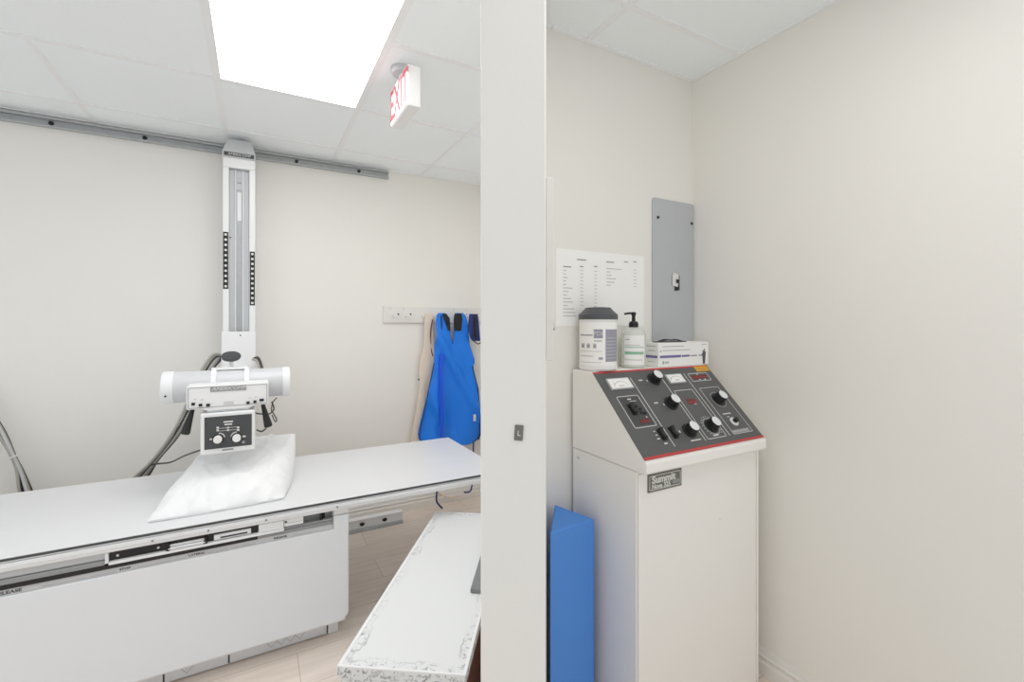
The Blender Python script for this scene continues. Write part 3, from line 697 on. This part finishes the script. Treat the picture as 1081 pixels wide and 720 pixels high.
# ------------------------------------------------------------------ marbled bench
BA = R(34.6); B0 = Vector((.185, 1.278, 0)); bd = Vector((math.sin(BA), math.cos(BA), 0)); br_ = Vector((math.cos(BA), -math.sin(BA), 0))
borg = B0 + br_ * (BW / 2); BH = .449
bn_ = thing('low_bench', borg, 'long low bench covered in scuffed white marbled paper beside the partition', 'bench', rz=-BA)
MB().box(-BW / 2, BW / 2, 0, BL, BH - .03, BH, M['marble']).build('lid', bn_, bevel=.0012, local=True)
MB().box(-BW / 2 + .006, BW / 2 - .024, .006, BL - .006, 0, BH - .0305, M['marble']).build('carcass', bn_, bevel=.003, local=True)
MB().box(BW / 2 - .0235, BW / 2 - .012, .016, BL - .016, 0, BH - .0305, M['brown']).build('side_panel', bn_, local=True)
rim = MB()
for q in ((-BW / 2 + .010, BW / 2 - .008, -.0006, .006), (-BW / 2 - .0006, -BW / 2 + .010, -.0006, BL + .0006), (BW / 2 - .008, BW / 2 + .0006, -.0006, BL + .0006), (-BW / 2 + .010, BW / 2 - .008, BL - .008, BL + .0006)):
    rim.box(q[0], q[1], q[2], q[3], BH - .002, BH + .0015, M['enamel'])
rim.build('edge_trim', bn_, local=True, smooth=False)
# grey plate lying on the bench
q = Vector((0, 0, BH))
def bench_at(u, v, z):
    d = FW + RT * ((u - CX) / F) + Vector((0, 0, -(v - HZ) / F)); return Vector((0, 0, EYE)) + d * ((z - EYE) / d.z)
pa = bench_at(496.5, 622, BH + .014); pb = bench_at(505.5, 592, BH + .014)
dv = (pb - pa); dv.z = 0; L_ = dv.length; dvn = dv.normalized(); sv = Vector((dvn.y, -dvn.x, 0))
gx = frame(pa - Vector((0, 0, .012)), sv, dvn)
o = MB().box(0, .085, 0, L_ + .1, -.0002, .0125, M['gplate'], gx).build('film_cassette', bevel=.002)
recenter(o, (pa.x, pa.y, BH + .0016)); tag(o, 'flat grey cassette lying on the right edge of the marbled bench', 'cassette')

# ------------------------------------------------------------------ lead marker on the partition end
o = thing('lead_marker', tuple(PX @ Vector((-.053, 0, 1.15))), 'small grey marker with the letter L stuck to the partition end', 'marker')
mk = Vector((PX @ Vector((-.0475, -.0001, 1.1595))))
KX = frame(mk, pr, (0, 0, 1)) @ Matrix.Rotation(R(-4), 4, 'Z')
MB().prism(rrect(-.0075, .0075, -.0135, .0135, .0015), 0, .0022, M['lead'], KX).build('plate', o, bevel=.0003)
lm = MB(); text(lm, 'L', .013, KX @ Matrix.Translation((.0005, -.001, .0024)), M['line'], 'CENTER'); lm.build('letter', o, smooth=False)

# ------------------------------------------------------------------ control console
cn = thing('control_console', (1.34, 1.22, 0), 'cream floor-standing x-ray control console with a sloped dial panel', 'console')
KX0, KX1, KYB = 1.037, 1.642, 1.398; KYF = 1.067
MB().box(KX0 + .002, KX1 + .012, KYF, KYB, 0, .884, M['cons']).build('cabinet', cn, bevel=.004)
MB().box(KX1 + .0005, KX1 + .012, KYF - .006, KYF - .0005, .002, .876, M['cons']).build('side_flange', cn, bevel=.001)
dr = MB().box(KX0 + .006, KX1 - .004, KYF - .006, KYF - .0005, .002, .876, M['cons']).build('front_door', cn, bevel=.002)
for z in (.6, ): MB().lathe([(.004, 0), (.004, .002)], M['plast'], FRONT((1.43, KYF - .006, .66)), 10).build('screw', dr)
# hood: side profile in (Y, Z) extruded along X
prof = [(KYB, .8855), (1.030, .8855), (1.022, .8905), (1.022, .921), (1.030, .927), (1.283, 1.176), (1.290, 1.178), (KYB, 1.178)]
hood = MB().prism(prof, KX0, KX1, M['cons'], frame((0, 0, 0), (0, 1, 0), (0, 0, 1))).build('hood', cn, bevel=.004)
MB().lathe([(.005, 0), (.005, .003)], M['lgry'], frame((KX0 + .002, KYB - .035, .855), (0, -1, 0), (0, 0, 1)), 10).build('screw', cn)
SL = Vector((0, -.253, -.249)).normalized()
SX = frame((KX0, 1.283, 1.176), (1, 0, 0), -SL)       # local x right, y up-slope, z out of the panel
SX.translation = SX @ Vector((0, 0, .0006))
OW, OL = .601, .353
ov = MB().box(.001, OW, -OL, -.001, 0, .0018, M['panelg'], SX).build('control_panel', cn, smooth=False)
T = .0019
MB().box(.001, OW, -.009, -.0012, T - .0008, T + .0006, M['red'], SX).build('red_stripe', ov)
MB().box(.001, OW, -OL - .0002, -OL + .009, T - .0008, T + .0006, M['red'], SX).build('red_stripe', ov)
pl = MB()
for x, a, e in ((.1545, .037, .325), (.305, .055, .325), (.436, .037, .322)): pl.box(x - .0013, x + .0013, -e, -a, T - .0005, T + .0004, M['line'], SX)
outline(pl, .038, .137, -.242, -.113, .006, .0022, .0005, M['line'], SX @ Matrix.Translation((0, 0, T - .0001)))
outline(pl, .319, .419, -.323, -.112, .006, .0022, .0005, M['line'], SX @ Matrix.Translation((0, 0, T - .0001)))
outline(pl, .455, .566, -.079, -.0385, .006, .0022, .0005, M['line'], SX @ Matrix.Translation((0, 0, T - .0001)))
outline(pl, .459, .570, -.322, -.112, .006, .0018, .0005, M['line'], SX @ Matrix.Translation((0, 0, T - .0001)))
def dash(x, y, w_, h_, m=M['line']): pl.box(x - w_ / 2, x + w_ / 2, -y - h_ / 2, -y + h_ / 2, T - .0004, T + .0005, m, SX)
for x, y, w_, h_ in ((.195, .052, .018, .005), (.197, .155, .018, .005), (.225, .057, .004, .008), (.228, .165, .004, .008), (.088, .128, .016, .005), (.1, .137, .03, .002), (.262, .317, .05, .004), (.108, .262, .007, .004), (.108, .276, .007, .004), (.107, .29, .012, .004), (.125, .31, .014, .005), (.382, .178, .012, .004), (.50, .072, .008, .004), (.53, .072, .010, .004), (.507, .046, .008, .004), (.503, .236, .045, .004), (.498, .25, .012, .003), (.37, .312, .028, .005), (.216, .277, .006, .008), (.115, .205, .005, .005)):
    dash(x, y, w_, h_)
pl.build('panel_print', ov, smooth=False)
sb = MB().box(.046, .130, -.234, -.121, T - .0006, T + .0002, M['dgry'], SX); sb.build('switch_field', ov)
pt_ = MB().box(.462, .556, -.319, -.305, T - .0005, T + .0005, M['gry'], SX)
for k in range(9): pt_.box(.466 + k * .0095, .472 + k * .0095, -.315, -.309, T + .0004, T + .0008, M['ink'], SX)
pt_.build('info_plate', ov)
for x0, x1, y0, y1 in ((.036, .138, .038, .085), (.327, .412, .039, .081)):
    mt = MB().box(x0, x1, -y1, -y0, T - .0005, T + .006, M['lgry'], SX); mt.box(x0 + .004, x1 - .004, -y1 + .004, -y0 - .004, T + .006, T + .0066, M['paper'], SX)
    n = 14; cxm = (x0 + x1) / 2; vs = []; fs = []
    for k in range(n + 1):
        a = R(140 - 100 * k / n)
        for rr_ in (.048, .0495): vs.append((cxm + rr_ * math.cos(a) * .9, -y1 - .018 + rr_ * math.sin(a), T + .0068))
    for k in range(n): fs.append((2 * k, 2 * k + 1, 2 * k + 3, 2 * k + 2))
    mt.add(vs, fs, M['ink2'], SX)
    mt.box(cxm - .012, cxm + .012, -y1 + .010, -y1 + .014, T + .0066, T + .0069, M['ink'], SX)
    mt.box(cxm - .03, cxm - .029, -y1 + .008, -y0 - .010, T + .0066, T + .0069, M['ink2'], SX)
    mt.build('meter', ov, bevel=.001)
# knobs: ribbed black skirt, bright cap
for i, (x, y) in enumerate(((.262, .053), (.263, .165), (.260, .280), (.378, .276), (.516, .172))):
    kx = SX @ Matrix.Translation((x, -y, T)); kb = MB(); n = 40
    kb.lathe([(.027, 0), (.027, .004), (.021, .006)], M['blk'], kx, 36)
    vs = []; fs = []
    pf = [(.0215, .005), (.0205, .028), (.0190, .031)]
    for r_, h_ in pf:
        for k in range(n):
            a = 2 * math.pi * k / n; q_ = r_ * (1 if k % 4 < 2 else .955); vs.append((q_ * math.cos(a), q_ * math.sin(a), h_))
    for j in range(len(pf) - 1):
        for k in range(n): fs.append((j * n + k, j * n + (k + 1) % n, (j + 1) * n + (k + 1) % n, (j + 1) * n + k))
    fs.append(tuple(range((len(pf) - 1) * n, len(pf) * n))); kb.add(vs, fs, M['blk'], kx)
    kb.build('knob', ov)
    kc = MB().lathe([(.0182, .0308), (.0182, .0322), (.0165, .0330)], M['alu'], kx, 36); kc.build('knob_cap', ov)
    if i in (3, 4):
        dm = MB(); outline(dm, x - .036, x + .036, -y - .036, -y + .036, .035, .006 if i == 3 else .003, .0005, M['gry'], SX @ Matrix.Translation((0, 0, T - .0002)))
        for k in range(16):
            a = R(-45 + k * 18); c0 = Vector((x + .0405 * math.cos(a), -y + .0405 * math.sin(a)))
            if i == 3: dm.box(c0.x - .0015, c0.x + .0015, c0.y - .0015, c0.y + .0015, T - .0004, T + .0006, M['line'], SX)
        dm.build('dial_ring', ov)
def disp(x0, x1, y0, y1, s_):
    d_ = MB().box(x0, x1, -y1, -y0, T - .0004, T + .0012, M['redl'], SX)
    n = 4
    for k in range(n):
        xx = x0 + (x1 - x0) * (k + .5) / n; w_ = (x1 - x0) * .26
        d_.box(xx - w_ / 2, xx + w_ / 2, -y1 + (y1 - y0) * .25, -y1 + (y1 - y0) * .4, T + .001, T + .0015, M['signr'] if s_ else M['red'], SX)
    d_.build('display', ov)
disp(.350, .393, .155, .177, 0); disp(.468, .552, .050, .066, 0); disp(.078, .116, .212, .226, 1)
# toggles and rockers
def rocker(x, y, w_, h_, ht):
    X_ = SX @ Matrix.Translation((x, -y, T)); r_ = MB().box(-w_ / 2 - .004, w_ / 2 + .004, -h_ / 2 - .004, h_ / 2 + .004, 0, .002, M['blk'], X_)
    r_.prism([(-h_ / 2, 0), (h_ / 2, 0), (h_ / 2, ht), (0, ht * .5), (-h_ / 2, ht * .9)], -w_ / 2, w_ / 2, M['rub'], X_ @ frame((0, 0, .002), (0, 1, 0), (0, 0, 1))); r_.build('rocker_switch', ov, bevel=.001)
rocker(.074, .170, .014, .038, .014); rocker(.131, .277, .014, .038, .015); rocker(.184, .277, .014, .038, .015)
for x, y in ((.098, .160), (.108, .172), (.104, .186), (.118, .190)): MB().lathe([(.005, 0), (.005, .004), (.003, .005)], M['rub'], SX @ Matrix.Translation((x, -y, T)), 12).build('indicator', ov)
jk = SX @ Matrix.Translation((.508, -.273, T)); j = MB().lathe([(.018, 0), (.018, .003), (.014, .005)], M['line'], jk, 28); j.lathe([(.009, .004), (.009, .018), (.007, .020)], M['blk'], jk, 18); j.build('push_button', ov)
ys = MB().box(.519, .596, -.032, -.006, T - .0003, T + .0008, M['yel'], SX)
for k in range(4): ys.box(.528 + .012 * k, .536 + .012 * k, -.023, -.019, T + .0008, T + .001, M['ink2'], SX)
ys.build('warning_sticker', ov)
# nameplate on the door
NY = KYF - .0062
nm = MB().box(1.080, 1.233, NY - .0025, NY, .813, .871, M['lead']).build('nameplate', dr, bevel=.0006)
nt_ = MB(); NX = FRONT((0, NY - .0026, 0)); outline(nt_, 1.086, 1.227, .819, .865, .006, .0018, .0006, M['line'], NX)
text(nt_, 'Summit', .031, FRONT((1.097, NY - .0028, .850)), M['line'], xs=1.12, off=.0012); text(nt_, 'Nova 325', .021, FRONT((1.097, NY - .0028, .829)), M['line'], xs=1.0, off=.0006)
nt_.box(1.190, 1.222, NY - .0032, NY - .0024, .826, .838, M['gry'])
nt_.build('lettering', nm, smooth=False)

# ------------------------------------------------------------------ things on the console
ZC = 1.179
cnx, cny = 1.110, 1.337
wc = thing('wipes_canister', (cnx, cny, ZC), 'large white wipes canister with a charcoal lid on the console', 'canister')
WX = UP((cnx, cny, ZC)); r0 = .071
MB().lathe([(r0 - .006, 0), (r0, .006), (r0, .016), (r0 - .002, .02), (r0 - .002, .176), (r0, .182), (r0, .188), (r0 - .004, .190)], M['plast'], WX, 56).build('body', wc)
ld = MB().lathe([(r0 + .001, .1855), (r0 + .001, .203), (r0 - .002, .206), (r0 * .72, .223), (r0 * .66, .229), (r0 * .60, .230)], M['lidg'], WX, 56).build('lid', wc)
MB().box(-.018, .022, -.012, .012, .229, .2315, M['blk'], WX @ Matrix.Rotation(R(-35), 4, 'Z')).build('opening', ld)
def wrap(a0, a1, z0, z1, m, name, parent, dr_=.0003, rad=r0 - .002, X=None):
    vs = []; fs = []; n = 14
    for k in range(n + 1):
        a = R(a0 + (a1 - a0) * k / n)
        for z in (z0, z1):
            for rr_ in (rad + dr_, rad - .0005): vs.append((rr_ * math.cos(a), rr_ * math.sin(a), z))
    for k in range(n):
        i = 4 * k; fs += [(i, i + 4, i + 6, i + 2), (i, i + 1, i + 5, i + 4), (i + 2, i + 6, i + 7, i + 3)]
    fs += [(0, 2, 3, 1), (4 * n, 4 * n + 1, 4 * n + 3, 4 * n + 2)]
    return vs, fs
lab = MB()
VA = math.degrees(math.atan2(-cny, -cnx))      # direction towards the viewer
def lw(f0, f1, z0, z1, m, mb=None, dr_=.0006, rad=r0 - .002, va=VA, X=WX):
    """f in -1..1 across the visible width"""
    a0 = va + math.degrees(math.asin(f0)); a1 = va + math.degrees(math.asin(f1)); vs, fs = wrap(a0, a1, z0, z1, m, '', None, dr_, rad); (mb or lab).add(vs, fs, m, X)
lw(-.985, .985, .010, .175, M['paper'], dr_=.0004)
lw(.38, .97, .034, .150, M['lav'], dr_=.0007); lw(-.22, .24, .118, .150, M['lav'], dr_=.0007)
lw(-.92, -.28, .127, .131, M['ink2'], dr_=.0008); lw(-.2, .2, .107, .110, M['lav'], dr_=.0008)
for f0 in (-.86, -.58, -.26): lw(f0, f0 + .17, .082, .099, M['ink'], dr_=.0008)
for f0 in (-.82, -.54, -.22): lw(f0, f0 + .09, .086, .094, M['ink2'], dr_=.001)
lw(-.9, -.25, .052, .055, M['ink'], dr_=.0008); lw(-.9, .2, .070, .072, M['ink'], dr_=.0008); lw(.03, .24, .042, .050, M['lav'], dr_=.0008); lw(-.9, .15, .03, .032, M['ink'], dr_=.0008)
for z in (.046, .058, .07, .082, .094, .106, .118): lw(.42, .9, z, z + .002, M['lgry'], dr_=.001)
vd = Vector((-cnx, -cny, 0)).normalized(); vr = Vector((-vd.y, vd.x, 0))
text(lab, 'PDI', .022, frame(Vector((cnx, cny, ZC + .134)) + vd * (r0 + .0006), vr, (0, 0, 1)), M['line'], 'CENTER')
lab.build('label', wc, smooth=False)

bx_, by_ = 1.292, 1.342
pb_ = thing('pump_bottle', (bx_, by_, ZC), 'translucent pump bottle with a black pump between canister and glove box', 'bottle')
QX = UP((bx_, by_, ZC)); rb = .0465
MB().lathe([(rb - .006, 0), (rb, .005), (rb, .130), (rb * .9, .143), (rb * .5, .154), (.016, .156), (.016, .160)], M['bott'], QX, 40).build('body', pb_)
pl2 = MB(); va2 = math.degrees(math.atan2(-by_, -bx_))
def lw2(f0, f1, z0, z1, m, d_=.0006): lw(f0, f1, z0, z1, m, pl2, d_, rb, va2, QX)
lw2(-.75, .85, .012, .125, M['paper'], .0004); lw2(-.7, .8, .052, .063, M['grn'], .0006); lw2(-.7, -.3, .107, .111, M['ink'], .0007); lw2(-.7, .5, .086, .089, M['ink'], .0007); lw2(-.7, .8, .078, .081, M['grn'], .0007); lw2(-.68, .7, .03, .033, M['ink'], .0007)
pl2.build('label', pb_, smooth=False)
pm = MB().lathe([(.0185, .157), (.0185, .170), (.015, .178), (.008, .180)], M['blk'], QX, 24); pm.lathe([(.0075, .179), (.0065, .2), (.0095, .206), (.0095, .214), (.006, .216)], M['blk'], QX, 18)
pv = Vector((-.86, .5, 0)).normalized()
A = Vector((bx_, by_, ZC + .211)); pm.tube([A, A - RT * .02, A - RT * .036 + Vector((0, 0, -.003))], .0042, M['blk'], 10); pm.build('pump', pb_)

gb_ = thing('glove_box', (1.52, 1.35, ZC), 'white printed glove box on the right end of the console top', 'box')
gx0, gx1, gy0, gy1, gh = 1.378, 1.672, 1.295, 1.402, .094
MB().box(gx0, gx1, gy0, gy1, ZC, ZC + gh, M['paper']).build('carton', gb_, bevel=.001)
op = MB().prism([(x * .095, y * .03) for x, y in [(math.cos(2 * math.pi * k / 28), math.sin(2 * math.pi * k / 28)) for k in range(28)]], 0, .003, M['dgry'], UP((1.50, 1.348, ZC + gh))).build('opening', gb_)
gl = MB(); vs = []; fs = []
for j in range(13):
    for i in range(5):
        s, t_ = j / 12, i / 4; vs.append((1.425 + .15 * s, 1.333 + .03 * t_, ZC + gh + .002 + .013 * math.sin(math.pi * s) * math.sin(math.pi * (.15 + .7 * t_)) * (1 + .3 * math.sin(9 * s))))
for j in range(12):
    for i in range(4): k = j * 5 + i; fs.append((k, k + 5, k + 6, k + 1))
gl.add(vs, fs, M['blk']).build('glove', gb_)
GX_ = lambda x0, x1, z0, z1, m: MB().box(x0, x1, gy0 - .0008, gy0 - .0001, ZC + z0, ZC + z1, m).build('printed_band', gb_)
GX_(1.386, 1.505, .034, .044, M['pur']); GX_(1.51, 1.555, .035, .043, M['pur']); GX_(1.562, 1.60, .036, .041, M['lav']); GX_(1.612, 1.63, .036, .041, M['lav'])
GX_(1.40, 1.56, .062, .065, M['ink']); GX_(1.388, 1.393, .058, .063, M['pur']); GX_(1.40, 1.408, .010, .022, M['grn']); GX_(1.412, 1.435, .012, .02, M['ink'])
GX_(1.40, 1.52, .078, .080, M['lav']); GX_(1.63, 1.66, .082, .085, M['ink'])
hx = FRONT((1.643, gy0 - .0001, ZC + .002))
MB().prism([(-.006, 0), (.006, 0), (.010, .035), (.012, .05), (.009, .052), (.007, .042), (.005, .062), (.001, .064), (-.001, .044), (-.004, .058), (-.008, .056), (-.007, .04), (-.012, .046), (-.013, .043), (-.009, .030)], 0, .0008, M['lidg'], hx).build('printed_glove', gb_)
SXX = lambda y0, y1, z0, z1, m: MB().box(gx0 - .0008, gx0 - .0001, y0, y1, ZC + z0, ZC + z1, m).build('printed_band', gb_)
SXX(1.30, 1.365, .034, .044, M['pur']); SXX(1.31, 1.35, .062, .065, M['ink']); SXX(1.31, 1.36, .08, .082, M['lav']); SXX(1.31, 1.35, .018, .02, M['ink'])

# ------------------------------------------------------------------ chart and electrical panel on the alcove wall
ch = thing('wall_chart', (1.19, YP, 1.34), 'white sheet with faint printed columns taped to the wall behind the canister', 'paper')
cs = MB().box(.972, 1.415, YP - .0016, YP - .0003, 1.340, 1.630, M['paper']).build('sheet', ch)
cp2 = MB()
def cd(x0, x1, z, h_=.003, m=M['ink']): cp2.box(x0, x1, YP - .0022, YP - .0015, z - h_ / 2, z + h_ / 2, m)
def cpx(u, v): p = at(u, v, YP); return p.x, p.z
def cline(xa, xb, y_, m=M['ink'], h_=.0032):   # coordinates in the enlarged crop of the chart
    a = cpx(570 + xa / 5.14, 250 + y_ / 5.14); b__ = cpx(570 + xb / 5.14, 250 + y_ / 5.14); cd(a[0], b__[0], a[1], h_, m)
cline(200, 248, 123, M['ink2'], .0045)
for xa, xb in ((125, 168), (215, 235), (292, 310)): cline(xa, xb, 161, M['ink2'], .004)
for i, y_ in enumerate(range(182, 440, 19)):
    w_ = (16, 14, 22, 14, 16, 50, 30, 20, 42, 52, 24, 60, 66, 70)[i % 14]; cline(125, 125 + w_, y_)
    if y_ < 380: cline(216, 234, y_, M['ink'], .0024); cline(294, 308, y_ + 6, M['ink'], .0024)
for xa, xb in ((358, 400), (455, 475), (505, 522)): cline(xa, xb, 136, M['ink2'], .004)
for i, (w_, y_) in enumerate(((82, 172), (20, 190), (26, 208), (50, 226), (44, 245), (22, 262))): cline(360, 360 + w_, y_); cline(507, 522, y_ + 8, M['ink'], .0024)
cp2.build('print', cs, smooth=False)

ep = thing('electrical_panel', (1.585, YP, 1.288), 'grey metal electrical panel cover in the corner above the console', 'electrical panel')
EX_ = FRONT((0, YP - .0002, 0))
cv = MB().prism(rrect(1.462, 1.7115, 1.262, 1.884, .012, 3), 0, .009, M['epan'], EX_).build('cover', ep, bevel=.003)
for u, v in ((694.5, 229.5), (730, 236)): p = at(u, v, YP - .009); MB().lathe([(.006, 0), (.006, .003), (.003, .004)], M['bolt'], FRONT((p.x, YP - .0092, p.z)), 12).build('screw', cv)
p = at(713, 298, YP - .009)
brk = MB().prism([(-.006, -.038), (.024, -.034), (.024, .026), (.016, .036), (-.004, .038), (-.006, 0)], .0092, .0115, M['blk'], FRONT((p.x, YP, p.z)))
brk.build('breaker', cv, bevel=.001)
MB().prism([(-.022, -.016), (.010, -.020), (.016, .006), (.014, .034), (-.016, .040), (-.022, .030)], .0116, .0140, M['line'], FRONT((p.x, YP, p.z))).build('breaker_plate', cv)
MB().box(p.x - .001, p.x + .010, YP - .022, YP - .0141, p.z - .004, p.z + .012, M['blk']).build('breaker_toggle', cv, bevel=.002)

# ------------------------------------------------------------------ foam wedge
fx_ = [(.812, 1.212), (1.004, 1.228), (.957, 1.398)]
fwd = MB(); cxm = sum(p[0] for p in fx_) / 3; cym = sum(p[1] for p in fx_) / 3
fwd.prism([(p[0] - cxm, p[1] - cym) for p in fx_], 0, .686, M['bf'])
fo = fwd.build('foam_wedge', bevel=.006, seg=3); fo.location = (cxm, cym, 0)
tag(fo, 'blue vinyl foam wedge standing on end between partition and console', 'wedge')

# ------------------------------------------------------------------ light
W = bpy.data.worlds.new('world'); scene.world = W; W.use_nodes = True
bgk = W.node_tree.nodes['Background']; bgk.inputs['Color'].default_value = (.97, .988, 1, 1); bgk.inputs['Strength'].default_value = .71
def lamp(name, loc, sx, sy, e, rot=(0, 0, 0), col=(1, .97, .93)):
    l = bpy.data.lights.new(name, 'AREA'); l.shape = 'RECTANGLE'; l.size = sx; l.size_y = sy; l.energy = e; l.color = col
    o = bpy.data.objects.new(name, l); COL.objects.link(o); o.location = loc; o.rotation_euler = rot; return o

lamp('alcove_fill', (.84, .26, CE - .02), .6, .6, 6.2, col=(1, .985, .965))  # added fill light out of view, brightens the console corner
lamp('left_fill', (-1.25, .85, CE - .02), .6, 1.2, 10, col=(1, .995, .99))  # unseen fill added to lift the left wall, ceiling and table base
lamp('far_fill', (1.367, 2.1, CE - .02), .56, .56, 3.2, col=(1, .99, .98))  # fill added where the partition hides it, for the aprons and table end
scene.cycles.diffuse_bounces = 12; scene.cycles.max_bounces = 16
vs_ = scene.view_settings
scene.display_settings.display_device = 'sRGB'
vs_.view_transform = 'Standard'; vs_.look = 'None'; vs_.gamma = 1; vs_.exposure = .07; vs_.use_curve_mapping = False
